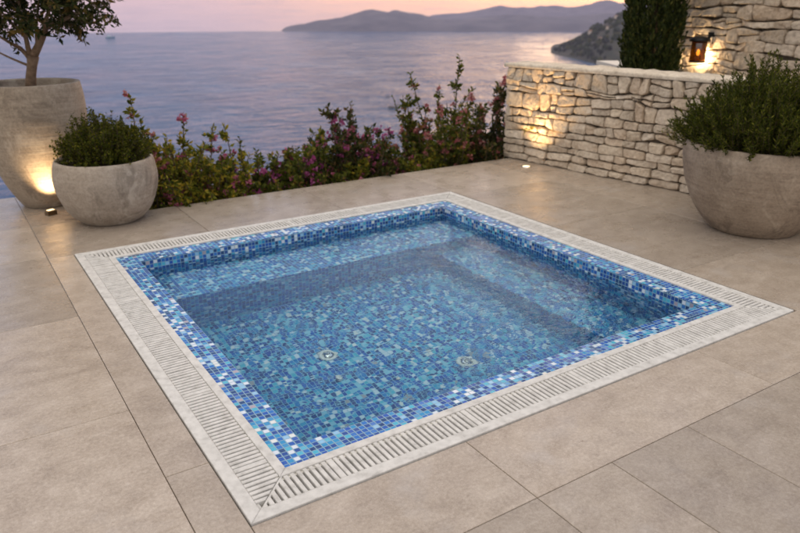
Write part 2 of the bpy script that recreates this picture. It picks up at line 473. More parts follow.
def under(px, py, zf, zw=ZW):
    """where the line of sight meets the floor after bending at the water"""
    P = at(px, py, 3.0); d = (P - CAM); t = (zw - EYE) / d.z; P = CAM + d * t; d.normalize()
    h = Vector((d.x, d.y, 0)) / 1.33; k = math.sqrt(1 - h.length_squared); t = (zw - zf) / k
    return P + h * t + Vector((0, 0, zf - zw))
M_STEEL = NT('brushed_steel'); M_STEEL = M_STEEL.finish(M_STEEL.principled((.72, .72, .70), .22, Metallic=1.0))
M_LENS = simple('jet_white', (.75, .76, .72), .3)
for k, (px, py) in enumerate(((328, 355), (467, 362))):
    c = under(px, py, ZF)
    mb = MB(); mb.lathe([(.062, 0), (.062, .006), (.056, .012), (.045, .013), (.040, .009), (.038, .006)], 40)
    fl_ = mb.build('floor_jet', M_LENS, pool, True, (c.x, c.y, ZF + .001))
    mb = MB(); mb.lathe([(.037, .004), (.036, .012), (.026, .019), (.016, .021), (.014, .015), (.004, .014)], 32)
    mb.build('jet_cap', M_STEEL, fl_, True)
    mb = MB(); mb.lathe([(.011, .015), (.011, .030), (.008, .034), (.001, .035)], 20); mb.build('nozzle', M_STEEL, fl_, True)
for px, py, r in ((339, 379, .022), (398, 379, .016)):
    c = under(px, py, ZF)
    mb = MB(); mb.lathe([(r, 0), (r, .008), (r * .8, .012), (r * .45, .012), (r * .4, .006), (r * .05, .005)], 24)
    mb.build('air_nozzle', M_LENS, pool, True, (c.x, c.y, ZF + .001))

wt = MB(); g = .0008
wt.add([(A0 - g, A0 - g, ZW), (A1 + g, A0 - g, ZW), (A1 + g, A1 + g, ZW), (A0 - g, A1 + g, ZW)], [(0, 1, 2, 3)])
o = wt.build('water', mat_water()); tag(o, kind='structure')

# ------------------------------------------------------------------ stone walls
def stone_patch(mb, O, ex, ez, en, quadc, depth, rr, nu=17, nv=13):
    """one roughly split stone face standing out of the wall; quadc = corners (s, h) anticlockwise from low left"""
    A, B, C_, D = [Vector(p) for p in quadc]
    sd = Vector((rr.uniform(-50, 50), rr.uniform(-50, 50), rr.uniform(-50, 50)))
    wid, hgt = max(.02, (B - A).length), max(.02, (D - A).length)
    chips = []
    for k in range(rr.randint(1, 4)):
        an = rr.uniform(0, 2 * math.pi)
        chips.append((math.cos(an), math.sin(an), rr.uniform(.45, 1.05), rr.uniform(.4, 1.3)))
    base = depth * rr.uniform(.35, 1.0); tu, tv = rr.uniform(-.012, .012), rr.uniform(-.012, .010)
    cut = [rr.uniform(0, .22) for _ in range(4)]
    rad = rr.uniform(.006, .013)
    vs = []
    def bend(t): return math.copysign(1 - (1 - abs(t)) ** 1.7, t)
    for j in range(nv):
        v = bend(-1 + 2 * j / (nv - 1))
        for i in range(nu):
            uu = bend(-1 + 2 * i / (nu - 1))
            k = cut[(0 if uu < 0 else 1) + (0 if v < 0 else 2)]
            k = 1 - k * (abs(uu) ** 3) * (abs(v) ** 3)
            a, b_ = (uu * k + 1) / 2, (v * k + 1) / 2
            P2 = (A * (1 - a) + B * a) * (1 - b_) + (D * (1 - a) + C_ * a) * b_
            P = O + ex * P2.x + ez * P2.y
            rim = min((1 - abs(uu)) * wid / 2, (1 - abs(v)) * hgt / 2)
            rr_ = rad * (1 + .7 * mnoise.noise(P * 20 + sd))
            fall = 1 if rim > rr_ else math.sqrt(max(0, 1 - (1 - rim / max(rr_, .002)) ** 2))
            chip = sum(max(0, p * uu + q * v - c) * g for p, q, c, g in chips) * .035
            rough = .0085 * mnoise.noise(P * 10 + sd) + .006 * mnoise.noise(P * 27 + sd) + .0035 * mnoise.noise(P * 70 + sd)
            dep = -.045 + (base + .045 + tu * uu + tv * v + rough - chip) * fall
            wob = mnoise.noise_vector(P * 15 + sd) * .008 + mnoise.noise_vector(P * 45 + sd) * .003
            vs.append(P + en * dep + ex * wob.x + ez * wob.y * .8)
    fs = [(j * nu + i, j * nu + i + 1, (j + 1) * nu + i + 1, (j + 1) * nu + i) for j in range(nv - 1) for i in range(nu - 1)]
    mb.add(vs, fs)

def rubble(mb, O, ex, ez, en, L, H, seed, hfun, wfun, wav, depth, gap=.007, split=.3, zb=0.0):
    rr = random.Random(seed)
    ys = [zb]
    while ys[-1] < H - .03:
        h = hfun(ys[-1], rr)
        if ys[-1] + h > H - .045: h = H - ys[-1]
        ys.append(ys[-1] + h)
    def line(k, x):
        if k == 0 or k == len(ys) - 1: return ys[k]
        h = ys[k]
        amp = wav(h) * min(ys[k] - ys[k - 1], ys[k + 1] - ys[k])
        return h + amp * (mnoise.noise(Vector((x * 3.1, k * 7.3 + seed, 1.7))) + .6 * mnoise.noise(Vector((x * 8.3, k * 3.1, seed + .5))))
    for k in range(len(ys) - 1):
        x = 0.0
        xs = [0.0]
        while xs[-1] < L - .04:
            w = wfun(ys[k], rr)
            if xs[-1] + w > L - .07: w = L - xs[-1]
            xs.append(xs[-1] + w)
        sl = [0] + [rr.uniform(-.3, .3) * (ys[k + 1] - ys[k]) for _ in xs[1:-1]] + [0]
        for i in range(len(xs) - 1):
            a0, a1 = xs[i] - sl[i] * .5, xs[i] + sl[i] * .5
            b0, b1 = xs[i + 1] - sl[i + 1] * .5, xs[i + 1] + sl[i + 1] * .5
            q = [(a0, line(k, a0)), (b0, line(k, b0)), (b1, line(k + 1, b1)), (a1, line(k + 1, a1))]
            subs = [q]
            hh = ys[k + 1] - ys[k]
            if rr.random() < split and hh > .1:
                t0, t1 = rr.uniform(.35, .65), rr.uniform(.35, .65)
                m0 = (q[0][0] * (1 - t0) + q[3][0] * t0, q[0][1] * (1 - t0) + q[3][1] * t0)
                m1 = (q[1][0] * (1 - t1) + q[2][0] * t1, q[1][1] * (1 - t1) + q[2][1] * t1)
                subs = [[q[0], q[1], m1, m0], [m0, m1, q[2], q[3]]]
            for s in subs:
                g_ = gap * rr.uniform(.2, 1.6)
                s = [(s[0][0] + g_, s[0][1] + g_), (s[1][0] - g_, s[1][1] + g_), (s[2][0] - g_, s[2][1] - g_), (s[3][0] + g_, s[3][1] - g_)]
                w = s[1][0] - s[0][0]
                if w < .02 or s[3][1] - s[0][1] < .012: continue
                stone_patch(mb, O, ex, ez, en, s, depth, rr, 17 if w < .2 else 23, 13)

M_STONE = mat_stone('limestone_rubble', (1.2, 1.14, 1.06))
M_MORTAR = mat_rough('shadowed_mortar', [(.3, (.05, .04, .03)), (.7, (.12, .098, .075))], 20, .95, .5, .02)
M_CAPST = mat_rough('lime_coping', [(.3, (.38, .335, .285)), (.5, (.46, .415, .36)), (.7, (.54, .50, .45))], 9, .85, .5, .015)

P0, P1 = Vector((4.67, 4.16, 0)), Vector((4.985, 1.93, 0))
ex = (P1 - P0).normalized(); ez = Vector((0, 0, 1)); en = -ez.cross(ex)   # towards the pool
if en.x > 0: en = -en
LW, HW, TW = 4.4, .985, .36
lw = empty('stone_wall', P0, 'low dry stone garden wall of pale rubble with flat coping beside the pool deck', 'wall')
mb = MB()
OO = Vector((0, 0, 0))
hf = lambda y, r: r.uniform(.062, .10) if y < .36 else r.uniform(.08, .18)
wf = lambda y, r: r.uniform(.13, .34) if y < .36 else r.choice((r.uniform(.08, .15), r.uniform(.12, .24)))
wv = lambda y: .3 if y < .36 else .55
rubble(mb, OO, ex, ez, en, LW, HW, 3, hf, wf, wv, .034, .0015, .45, 0.0)
# the end that looks out to sea
exe = -en
rubble(mb, OO + en * -.0, exe, ez, -ex, TW, HW, 9, hf, wf, wv, .026, .001, .2)
mb.build('stone_facing', M_STONE, lw)
def slabbox(O, ex, en, s0, s1, d0, d1, z0, z1):
    vs = [O + ex * s + en * d + Vector((0, 0, z)) for z in (z0, z1) for d in (d0, d1) for s in (s0, s1)]
    return vs, [(0, 2, 3, 1), (4, 5, 7, 6), (0, 1, 5, 4), (2, 6, 7, 3), (0, 4, 6, 2), (1, 3, 7, 5)]
mb = MB(); mb.add(*slabbox(OO, ex, en, .012, LW, -TW, -.022, -.1, HW - .004)); mb.build('wall_core', M_MORTAR, lw)
# coping: one rough rendered course, slightly uneven
mb = MB(); nseg, nd = 90, 8
def cop(s, d, top):
    z = HW + (.036 + .014 * mnoise.noise(Vector((s * 6, d * 6, 3))) + .010 * mnoise.noise(Vector((s * 21, d * 17, 5))) if top else -.004)
    return OO + ex * s + en * (d + .022 * mnoise.noise(Vector((s * 9, 0, 2 + d)))) + Vector((0, 0, z))
prof = [(.032, 0), (.036, .6), (.024, 1), (-.06, 1), (-.16, 1), (-.26, 1), (-TW - .01, 1), (-TW - .02, 0)]
vs = []
for i in range(nseg + 1):
    s = -.03 + (LW + .03) * i / nseg
    for d, t in prof:
        a_, b_ = cop(s, d, False), cop(s, d, True)
        vs.append(a_ + (b_ - a_) * t)
npf = len(prof)
fs = [(i * npf + k, i * npf + k + 1, (i + 1) * npf + k + 1, (i + 1) * npf + k) for i in range(nseg) for k in range(npf - 1)]
fs += [tuple(range(npf))[::-1], tuple(nseg * npf + k for k in range(npf))]
mb.add(vs, fs); mb.build('coping', mat_stone('coping_stone', (1.25, 1.2, 1.12)), lw, True)

# tall house wall
HL = c2w(3.45, 9.45); hdir = (c2w(3.45 + .38, 9.45 - .925) - HL).normalized()
hn = Vector((hdir.y, -hdir.x, 0)); 
if hn.dot(CAM - HL) < 0: hn = -hn
hw = empty('house_wall', HL, 'tall pale stone house wall with long dark bed joints behind the low wall', 'wall')
mb = MB()
hf2 = lambda y, r: r.uniform(.10, .19)
wf2 = lambda y, r: r.choice((r.uniform(.14, .28), r.uniform(.25, .55)))
rubble(mb, OO, hdir, ez, hn, 5.0, 3.2, 21, hf2, wf2, lambda y: .55, .045, .001, .35, -.1)
mb.build('stone_facing', mat_stone('house_limestone', (1.22, 1.14, 1.04), .7), hw)
mb = MB(); mb.add(*slabbox(OO, hdir, hn, .01, 5.0, -.5, -.022, -.2, 3.2)); mb.build('wall_core', M_MORTAR, hw)
mb = MB(); rubble(mb, OO, -hn, ez, -hdir, .5, 3.2, 23, hf2, wf2, lambda y: .3, .03, .001, .2, -.1); mb.build('quoins', M_STONE, hw)

# white parapet far behind the low wall
pp = at(608, 64.5, 12.0); pq = at(640, 64.5, 10.6)
d_ = (pq - pp); d_.z = 0; Lp = d_.length; d_.normalize()
mb = MB(); mb.add(*slabbox(Vector((0, 0, 0)), d_, Vector((d_.y, -d_.x, 0)), 0, Lp, -.15, .15, -1.3, 0)); mb.add(*slabbox(Vector((0, 0, 0)), d_, Vector((d_.y, -d_.x, 0)), -.02, Lp, -.19, .19, .003, .06))
o = mb.build('parapet', simple('whitewash', (.58, .54, .49), .85), None, False, pp)
tag(o, 'small whitewashed parapet left of the dark cypress behind the low wall', 'parapet')

# ------------------------------------------------------------------ lamps
M_BLACK = simple('black_metal', (.02, .02, .022), .45, .6)
M_BRASS = simple('bronze_metal', (.16, .11, .06), .4, .8)
WARM = (1.0, .68, .36)
def spot(name, loc, target, watts, size, blend, parent, rad=.02, col=WARM):
    l = bpy.data.lights.new(name, 'SPOT'); l.energy = watts; l.spot_size = R(size); l.spot_blend = blend; l.color = col; l.shadow_soft_size = rad
    o = bpy.data.objects.new(name, l); COL.objects.link(o)
    o.parent = parent; o.location = loc
    o.rotation_euler = (Vector(target) - Vector(loc)).to_track_quat('-Z', 'Y').to_euler()
    return o
# wall uplight, flush in the paving
wp = P0 + ex * .50 + en * .22
ul = empty('ground_uplight', wp, 'round flush uplight in the paving glowing against the low stone wall', 'light')
mb = MB(); mb.lathe([(.052, -.02), (.052, .004), (.040, .006), (.040, .003)], 32); mb.build('rim', M_STEEL, ul, True)
mb = MB(); mb.lathe([(.0395, -.015), (.0395, .0035), (.02, .005), (.001, .0055)], 32); mb.build('lens', mat_emit('uplight_glass', (1, .75, .42), 3), ul, True)
tgt = -en * .06 + Vector((0, 0, .6))
spot('uplight_lamp', (0, 0, .012), tgt, 95, 100, 1.0, ul, .05, (1, .64, .30))

# ------------------------------------------------------------------ planters
M_POT_T = mat_pot('weathered_clay_pale', (.20, .155, .115), (.35, .29, .225), (.48, .42, .345), 22)
M_POT_B = mat_pot('cast_stone_grey', (.22, .18, .14), (.36, .305, .25), (.49, .435, .375), 7)
M_POT_R = mat_pot('banded_terracotta_grey', (.17, .125, .09), (.31, .245, .185), (.43, .36, .285), 16)
M_SOIL = mat_rough('potting_soil', [(.3, (.02, .014, .01)), (.7, (.06, .042, .03))], 40, 1, .8, .02)
def planter(name, loc, prof_out, prof_in, soil_z, soil_r, mat, label, seed, wob=.012):
    t = empty(name, loc, label, 'planter', 'stone planters on the deck')
    mb = MB(); mb.lathe(prof_out + prof_in, 192, (0, 0, 0), wob, seed); b_ = mb.build('bowl', mat, t, True)
    mb = MB(); mb.lathe([(soil_r, soil_z - .03), (soil_r, soil_z), (soil_r * .6, soil_z + .015), (soil_r * .2, soil_z + .025), (.001, soil_z + .026)], 48, (0, 0, 0), .02, seed + 3)
    mb.build('soil', M_SOIL, t, True)
    return t
def smooth_prof(pts, n=40):
    """Catmull-Rom through profile points"""
    out = []
    P = [pts[0]] + pts + [pts[-1]]
    per = max(2, n // (len(pts) - 1))
    for i in range(1, len(P) - 2):
        for k in range(per):
            t = k / per
            q = []
            for c in (0, 1):
                p0, p1, p2, p3 = P[i - 1][c], P[i][c], P[i + 1][c], P[i + 2][c]
                q.append(.5 * (2 * p1 + (p2 - p0) * t + (2 * p0 - 5 * p1 + 4 * p2 - p3) * t * t + (3 * p1 - p0 - 3 * p2 + p3) * t ** 3))
            out.append((max(.001, q[0]), q[1]))
    out.append(pts[-1]); return out
tallc = c2w(-3.03, 5.93)
planter('tall_planter', tallc, smooth_prof([(.17, 0), (.205, .02), (.30, .20), (.375, .45), (.408, .70), (.405, .88), (.392, 1.0), (.385, 1.012)]),
        [(.36, 1.015), (.345, .995), (.34, .90)], .93, .345, M_POT_T, 'tall tapered clay planter holding the small tree, lit by a lamp', 1)
bowlc = c2w(-2.30, 5.45)
planter('bowl_planter', bowlc, smooth_prof([(.20, 0), (.235, .012), (.315, .10), (.372, .24), (.386, .34), (.374, .44), (.362, .482), (.352, .492)]),
        [(.335, .492), (.326, .475), (.325, .40)], .43, .328, M_POT_B, 'small round grey stone bowl planter with clipped green mound', 2, .01)
rpc = c2w(2.70, 5.22)
planter('wide_planter', rpc, smooth_prof([(.28, 0), (.325, .015), (.42, .14), (.51, .32), (.556, .48), (.566, .57), (.555, .64), (.545, .655)]),
        [(.515, .655), (.505, .64), (.50, .55)], .60, .505, M_POT_R, 'big wide banded planter full of rosemary in front of the stone wall', 3, .014)

# small box lamp lighting the tall planter
bp = c2w(-2.84, 5.56)
bl = empty('box_uplight', bp, 'small bronze box uplight on the deck between the tall and bowl planters', 'light', None, .4)
mb = MB(); mb.box(-.038, .038, -.026, .026, 0, .04, .006); mb.build('housing', M_BRASS, bl)
mb = MB(); mb.box(-.026, .026, -.016, .016, .0405, .043, .001); mb.build('lens', mat_emit('box_lamp_glass', (1, .70, .35), 3), bl)
tv = (tallc - bp); tl = Matrix.Rotation(-.4, 3, 'Z') @ (c2w(.03, .26) - c2w(0, 0) + Vector((0, 0, .85)))
spot('box_lamp', (0, 0, .05), tl, 34, 96, 1.0, bl)

# wall lantern
ln = at(711, 49, 8.75)
# slide onto the wall: intersect the line of sight with the wall plane
dd = (ln - CAM); t = (HL - CAM).dot(hn) / dd.dot(hn); lp = CAM + dd * t + hn * .19
lt = empty('wall_lantern', lp, 'lit amber glass lantern with dark cap on the tall house wall', 'lantern')
mb = MB(); mb.lathe([(.085, -.13), (.09, -.125), (.088, .085), (.084, .09), (.080, .085), (.082, -.12)], 28); 
n = NT('amber_glass'); ga = n.n('ShaderNodeBsdfTransparent'); ga.inputs[0].default_value = (.26, .17, .07, 1); gb = n.n('ShaderNodeBsdfGlossy'); gb.inputs['Roughness'].default_value = .1
mx = n.n('ShaderNodeMixShader'); mx.inputs[0].default_value = .12; n.l(ga.outputs[0], mx.inputs[1]); n.l(gb.outputs[0], mx.inputs[2]); 
gd = n.n('ShaderNodeBsdfTranslucent'); gd.inputs[0].default_value = (.75, .40, .12, 1); m2 = n.n('ShaderNodeMixShader'); m2.inputs[0].default_value = .05
n.l(mx.outputs[0], m2.inputs[1]); n.l(gd.outputs[0], m2.inputs[2])
mb.build('glass', n.finish(m2), lt, True)
mb = MB(); mb.lathe([(.115, .088), (.12, .095), (.118, .115), (.07, .14), (.02, .15), (.002, .152)], 28); mb.build('cap', M_BLACK, lt, True)
mb = MB(); mb.lathe([(.088, -.150), (.095, -.143), (.093, -.131), (.02, -.1305)], 28); mb.build('base', M_BLACK, lt, True)
mb = MB(); mb.tube([Vector((0, 0, .125)) , Vector((0, 0, .125)) - hn * .18], [.012, .012], 8)
mb.add(*slabbox(Vector((0, 0, 0)) - hn * .165, hdir, hn, -.04, .04, -.02, 0.012, .06, .19)); mb.build('bracket', M_BLACK, lt)
mb = MB(); mb.lathe([(.010, -.07), (.018, -.05), (.020, -.03), (.014, -.01), (.008, .0)], 16); mb.build('bulb', mat_emit('lantern_bulb', (1, .72, .36), 30), lt, True)
l = bpy.data.lights.new('lantern_lamp', 'POINT'); l.energy = 12; l.color = (1, .70, .38); l.shadow_soft_size = .03
lo = bpy.data.objects.new('lantern_lamp', l); COL.objects.link(lo); lo.parent = lt; lo.location = -hn * .118 - hdir * .07 + Vector((0, 0, -.09))

# ------------------------------------------------------------------ plants
G_DARK = [(0, (.004, .010, .004)), (.4, (.010, .022, .006)), (.75, (.022, .036, .009)), (1, (.06, .06, .014))]
M_BARK = mat_rough('smooth_bark', [(.3, (.12, .075, .045)), (.5, (.21, .14, .09)), (.7, (.30, .21, .14))], 22, .85, .5, .01)
M_TWIG = mat_rough('twig_bark', [(.3, (.05, .035, .02)), (.7, (.12, .085, .05))], 20)
M_L_OLIVE = mat_leaf('olive_foliage', [(0, (0.0175, 0.0275, 0.01)), (.45, (0.035, 0.0525, 0.0175)), (.8, (0.075, 0.0775, 0.0225)), (1, (0.1625, 0.1063, 0.03125))])
M_L_ROSE = mat_leaf('rosemary_foliage', [(0, (0.022, 0.032, 0.004)), (0.5, (0.058, 0.074, 0.008)), (0.85, (0.11, 0.12, 0.014)), (1, (0.2, 0.19, 0.03))], .7, .3)
M_L_BOX = mat_leaf('mound_foliage', [(0, (0.024, 0.034, 0.003)), (0.5, (0.062, 0.075, 0.006)), (0.85, (0.11, 0.115, 0.01)), (1, (0.2, 0.18, 0.02))], .7, .3)
M_L_CYP = mat_leaf('cypress_foliage', [(0, (0.016, 0.026, 0.007)), (0.5, (0.034, 0.05, 0.012)), (0.85, (0.07, 0.085, 0.018)), (1, (0.13, 0.12, 0.03))], .65, .1)
M_L_GREEN = mat_leaf('green_shrub_leaf', [(0, (0.026, 0.04, 0.008)), (0.4, (0.085, 0.105, 0.014)), (0.75, (0.13, 0.15, 0.022)), (0.93, (0.24, 0.21, 0.03)), (1, (0.3, 0.13, 0.05))])
M_L_YEL = mat_leaf('yellow_shrub_leaf', [(0, (0.05, 0.06875, 0.0125)), (0.4, (0.1375, 0.1562, 0.02)), (0.75, (0.275, 0.25, 0.0275)), (1, (0.45, 0.3125, 0.0375))])
M_L_RED = mat_leaf('dark_shrub_leaf', [(0, (0.018, 0.028, 0.01)), (0.5, (0.05, 0.065, 0.016)), (0.8, (0.1, 0.095, 0.022)), (1, (0.2, 0.09, 0.045))])
M_F_PINK = mat_leaf('pink_petal', [(0, (.30, .05, .12)), (.5, (.42, .10, .20)), (1, (.50, .22, .26))], .6, .35)
M_F_MAG = mat_leaf('magenta_petal', [(0, (.22, .03, .14)), (.5, (.34, .06, .20)), (1, (.45, .16, .32))], .6, .35)
M_F_RED = mat_leaf('coral_petal', [(0, (.28, .06, .08)), (.5, (.40, .14, .15)), (1, (.50, .28, .24))], .6, .35)

def curve(p, d, L, n, rr, wob=.25, up=.0):
    pts = [Vector(p)]; d = Vector(d).normalized()
    for i in range(n):
        d = (d + rvec(rr) * wob + Vector((0, 0, up))).normalized()
        pts.append(pts[-1] + d * (L / n))
    return pts
def leaves_along(mb, pts, n, L, W, rr, start=.2, spread=.7):
    m = len(pts) - 1
    for i in range(n):
        t = (start + (1 - start) * rr.random()) * m
        k = min(int(t), m - 1); f = t - k
        p = pts[k].lerp(pts[k + 1], f); ax = (pts[k + 1] - pts[k]).normalized()
        d = (ax * .5 + rvec(rr) * spread + Vector((0, 0, .12))).normalized()
        s = d.cross(rvec(rr)); s = s.normalized() if s.length > .01 else Vector((1, 0, 0))
        l_ = L * rr.uniform(.6, 1.25)
        mb.leaf(p + d * .004, d, s, l_, W * l_ / L, rr.uniform(.1, .4))

FLOWERS = {}
def flower_mesh(mat, k):
    """a loose cluster of petals; a few variants per colour are shared by all blossoms"""
    key = (mat.name, k)
    if key not in FLOWERS:
        rr = random.Random(k * 31 + len(mat.name)); mb = MB()
        for q in range(rr.randint(3, 5)):
            ax = rvec(rr); p = rvec(rr) * .02
            for j in range(5):
                d = (rvec(rr) + ax * .4 + Vector((0, 0, .3))).normalized(); sd = d.cross(ax)
                if sd.length < .01: continue
                mb.leaf(p, d, sd.normalized(), rr.uniform(.018, .028), .018, .2)
        o = mb.build('flower', mat); FLOWERS[key] = o.data; bpy.data.objects.remove(o)
    return FLOWERS[key]
def add_flower(t, mat, p, rr):
    o = bpy.data.objects.new('flower', flower_mesh(mat, rr.randint(0, 5))); COL.objects.link(o)
    o.parent = t; o.location = p; o.rotation_euler = (rr.uniform(0, 6), rr.uniform(0, 6), rr.uniform(0, 6)); z = rr.uniform(1.0, 1.8); o.scale = (z, z, z)

SHRUBS = 'flowering shrubs along the deck edge'
def shrub(loc, h, w, nst, leafmat, flowmat, fl, label, seed, leafL=.036, dens=1.0, name='flowering_shrub', spire=0, low=.12):
    rr = random.Random(seed)
    t = empty(name, loc, label, 'shrub', SHRUBS)
    st, fo, spots = MB(), MB(), []
    for i in range(nst):
        a = rr.uniform(0, 2 * math.pi); q = math.sqrt(rr.random())
        sp_ = i < spire
        hh = h * (rr.uniform(.95, 1.04) if sp_ and i == 0 else rr.uniform(.78, .95) if sp_ else rr.uniform(.42, .90) * (1 - .16 * q))
        out = Vector((math.cos(a), math.sin(a), 0)) * (w * q * (.45 if sp_ else 1.25))
        b0 = Vector((math.cos(a) * .06, math.sin(a) * .06, -.1)) + out * .3
        d = (Vector((0, 0, hh)) + out * .75).normalized()
        pts = curve(b0, d, hh * 1.04, 9, rr, .13, .03)
        st.tube(pts, [.008 * (1 - .75 * k / 9) + .0015 for k in range(10)], 5, False)
        leaves_along(fo, pts, int(50 * dens * hh / .6), leafL, leafL * .52, rr, low, .8)
        ntw = int(rr.uniform(11, 16) * dens)
        for j in range(ntw):
            k = rr.randint(1, 8); p = pts[k]
            dd = (rvec(rr) * Vector((1, 1, .5)) + Vector((0, 0, .55))).normalized()
            tl = rr.uniform(.10, .24) * (1.0 if k < 5 else .75 if k < 7 else .45)
            tp = curve(p, dd, tl, 4, rr, .2, .03)
            st.tube(tp, [.0035, .003, .0025, .002, .001], 4, False)
            leaves_along(fo, tp, int(rr.uniform(13, 22)), leafL * .95, leafL * .5, rr, .1, .75)
            if rr.random() < fl * .8: spots.append((p.z, tp[-1]))
        if rr.random() < fl * 1.6:
            for k in range(rr.randint(2, 5)): spots.append((9, pts[-1 - rr.randint(0, 3)] + rvec(rr) * .03))
    st.build('stem', M_TWIG, t); fo.build('foliage', leafmat, t)
    rr.shuffle(spots)
    spots.sort(key=lambda q: -q[0] + rr.random() * .35)
    for z, p in spots[:44]: add_flower(t, flowmat, p, rr)
    return t
def edge_pt(px, back=.35, z=-.35):
    """point beyond the deck edge seen in the photograph's column px"""
    a = at(px, 160, 6.0); d = a - CAM; d.z = 0
    t = (EDGE + back - CAM.y) / d.y
    return Vector((CAM.x + d.x * t, EDGE + back, z))
def top_h(px, py, p):
    """height above p.z of the sight line (px, py) at the distance of p"""
    q = at(px, py, 5.0); d = q - CAM
    k = math.hypot(p.x - CAM.x, p.y - CAM.y) / math.hypot(d.x, d.y)
    return EYE + d.z * k - p.z
spec = [  # column, top row, back, width, stems, leaf, flower, density of flowers, label, spires
    (96, 120, 1.35, .30, 12, M_L_GREEN, M_F_PINK, .05, 'shrub seen between the tall planter and the bowl planter', 0),
    (148, 100, .45, .36, 19, M_L_YEL, M_F_RED, .12, 'airy yellow green shrub rising right beside the bowl planter', 3),
    (190, 119, .40, .30, 14, M_L_YEL, M_F_PINK, .25, 'yellowish shrub with pink tips next to the airy yellow one', 2),
    (170, 120, .62, .28, 12, M_L_YEL, M_F_PINK, .2, 'loose yellow green shrub set back behind the airy one by the bowl planter', 2),
    (305, 128, .60, .26, 12, M_L_GREEN, M_F_MAG, .5, 'shrub with magenta tips set back left of the pink flowered shrub', 2),
    (335, 112, .58, .24, 12, M_L_RED, M_F_PINK, .8, 'pink blossomed shrub set back just left of the tallest magenta spire', 2),
    (372, 122, .55, .24, 12, M_L_GREEN, M_F_MAG, .5, 'green shrub with magenta tips just right of the tallest magenta spire', 2),
    (424, 112, .60, .24, 12, M_L_GREEN, M_F_RED, .3, 'green shrub set back left of the tallest coral tipped shrub', 2),
    (222, 129, .32, .28, 12, M_L_YEL, M_F_PINK, .15, 'short yellowish shrub in the dip left of the middle of the edge', 0),
    (250, 137, .40, .28, 11, M_L_GREEN, M_F_MAG, .25, 'low green shrub with a few magenta flowers left of the pink spires', 1),
    (283, 140, .36, .28, 13, M_L_GREEN, M_F_MAG, .45, 'mid height shrub with magenta flowers on its left spires', 2),
    (320, 128, .42, .26, 13, M_L_GREEN, M_F_PINK, .55, 'pink flowered shrub left of the tallest magenta spire', 2),
    (352, 97, .45, .25, 15, M_L_RED, M_F_MAG, .95, 'shrub covered in magenta blossom with one tall pointed spire', 3),
    (352, 156, .16, .22, 14, M_L_YEL, M_F_RED, .06, 'low golden mound in front of the magenta spire', 0),
    (392, 134, .42, .26, 14, M_L_GREEN, M_F_PINK, .35, 'olive green shrub right of the magenta spire', 1),
    (418, 142, .24, .26, 14, M_L_YEL, M_F_RED, .08, 'dense low yellow green shrub under the tall coral tipped one', 0),
    (443, 61, .48, .24, 13, M_L_GREEN, M_F_RED, .50, 'tallest upright shrub with coral tips reaching highest of all', 2),
    (462, 112, .34, .22, 13, M_L_RED, M_F_RED, .25, 'dark reddish shrub between the two tall upright ones', 1),
    (487, 72, .45, .20, 13, M_L_RED, M_F_RED, .35, 'tall dark shrub standing against the end of the stone wall', 2),
]
for k, (px, py, back, w, ns, lm, fm, fl_, lab, sp) in enumerate(spec):
    p = edge_pt(px, back)
    shrub(p, top_h(px, py, p) * 1.06, w * 1.4, int(ns * 2.0), lm, fm, fl_, lab, 100 + k, .05, .9, 'flowering_shrub', max(2, sp + 1))

# rosemary
def rosemary(loc, rx, h, n, seed):
    rr = random.Random(seed)
    t = empty('rosemary_bush', loc, 'dense dark green rosemary bush overflowing the big wide planter', 'bush')
    st, fo = MB(), MB()
    for i in range(n):
        a = rr.uniform(0, 2 * math.pi); q = math.sqrt(rr.random()); el = 1 - q ** 2.2
        b0 = Vector((math.cos(a), math.sin(a), 0)) * (rx * .62 * q)
        lump = 1 + .22 * mnoise.noise(Vector((math.cos(a) * 2 * q + seed, math.sin(a) * 2 * q, 0)))
        L = (h * (.45 + .55 * el) * rr.uniform(.6, 1.02)) * lump
        d = (Vector((math.cos(a), math.sin(a), 0)) * (q * .85) + Vector((0, 0, 1)) * (.35 + el * .9) + rvec(rr) * .34).normalized()
        pts = curve(b0, d, L, 7, rr, .16, .10)
        st.tube(pts, [.004 - .0004 * k for k in range(8)], 4, False)
        m = int(L / .0052)
        for j in range(m):
            tt = (.22 + .78 * (j + rr.random()) / m) * 7; k = min(int(tt), 6); p = pts[k].lerp(pts[k + 1], tt - k)
            ax = (pts[k + 1] - pts[k]).normalized(); dd = (ax * 1.0 + rvec(rr) * .85).normalized(); s = dd.cross(rvec(rr))
            if s.length < .01: continue
            fo.leaf(p, dd, s.normalized(), rr.uniform(.024, .040), .0085, .1)
    st.build('stem', M_TWIG, t); fo.build('foliage', M_L_ROSE, t)
rosemary(rpc + Vector((0, 0, .58)), .70, .66, 1050, 5)

def mound(loc, rx, h, n, seed):
    rr = random.Random(seed)
    t = empty('mound_plant', loc, 'small leaved green mound plant filling the round bowl planter', 'plant')
    st, fo = MB(), MB()
    for i in range(n):
        a = rr.uniform(0, 2 * math.pi); q = math.sqrt(rr.random())
        lump = 1 + .42 * mnoise.noise(Vector((math.cos(a) * 3 * q, math.sin(a) * 3 * q, seed)))
        tip = Vector((math.cos(a) * rx * q * lump * 1.06, math.sin(a) * rx * q * lump * 1.06, h * math.sqrt(max(0.02, 1 - q * q)) * lump * rr.uniform(.72, 1.16)))
        b0 = Vector((tip.x * .55, tip.y * .55, 0))
        pts = [b0, b0.lerp(tip, .5) + rvec(rr) * .015, tip]
        st.tube(pts, [.003, .0025, .001], 4, False)
        leaves_along(fo, pts, 34, .021, .012, rr, .3, .9)
    st.build('stem', M_TWIG, t); fo.build('foliage', M_L_BOX, t)
mound(bowlc + Vector((0, 0, .455)), .33, .335, 620, 8)

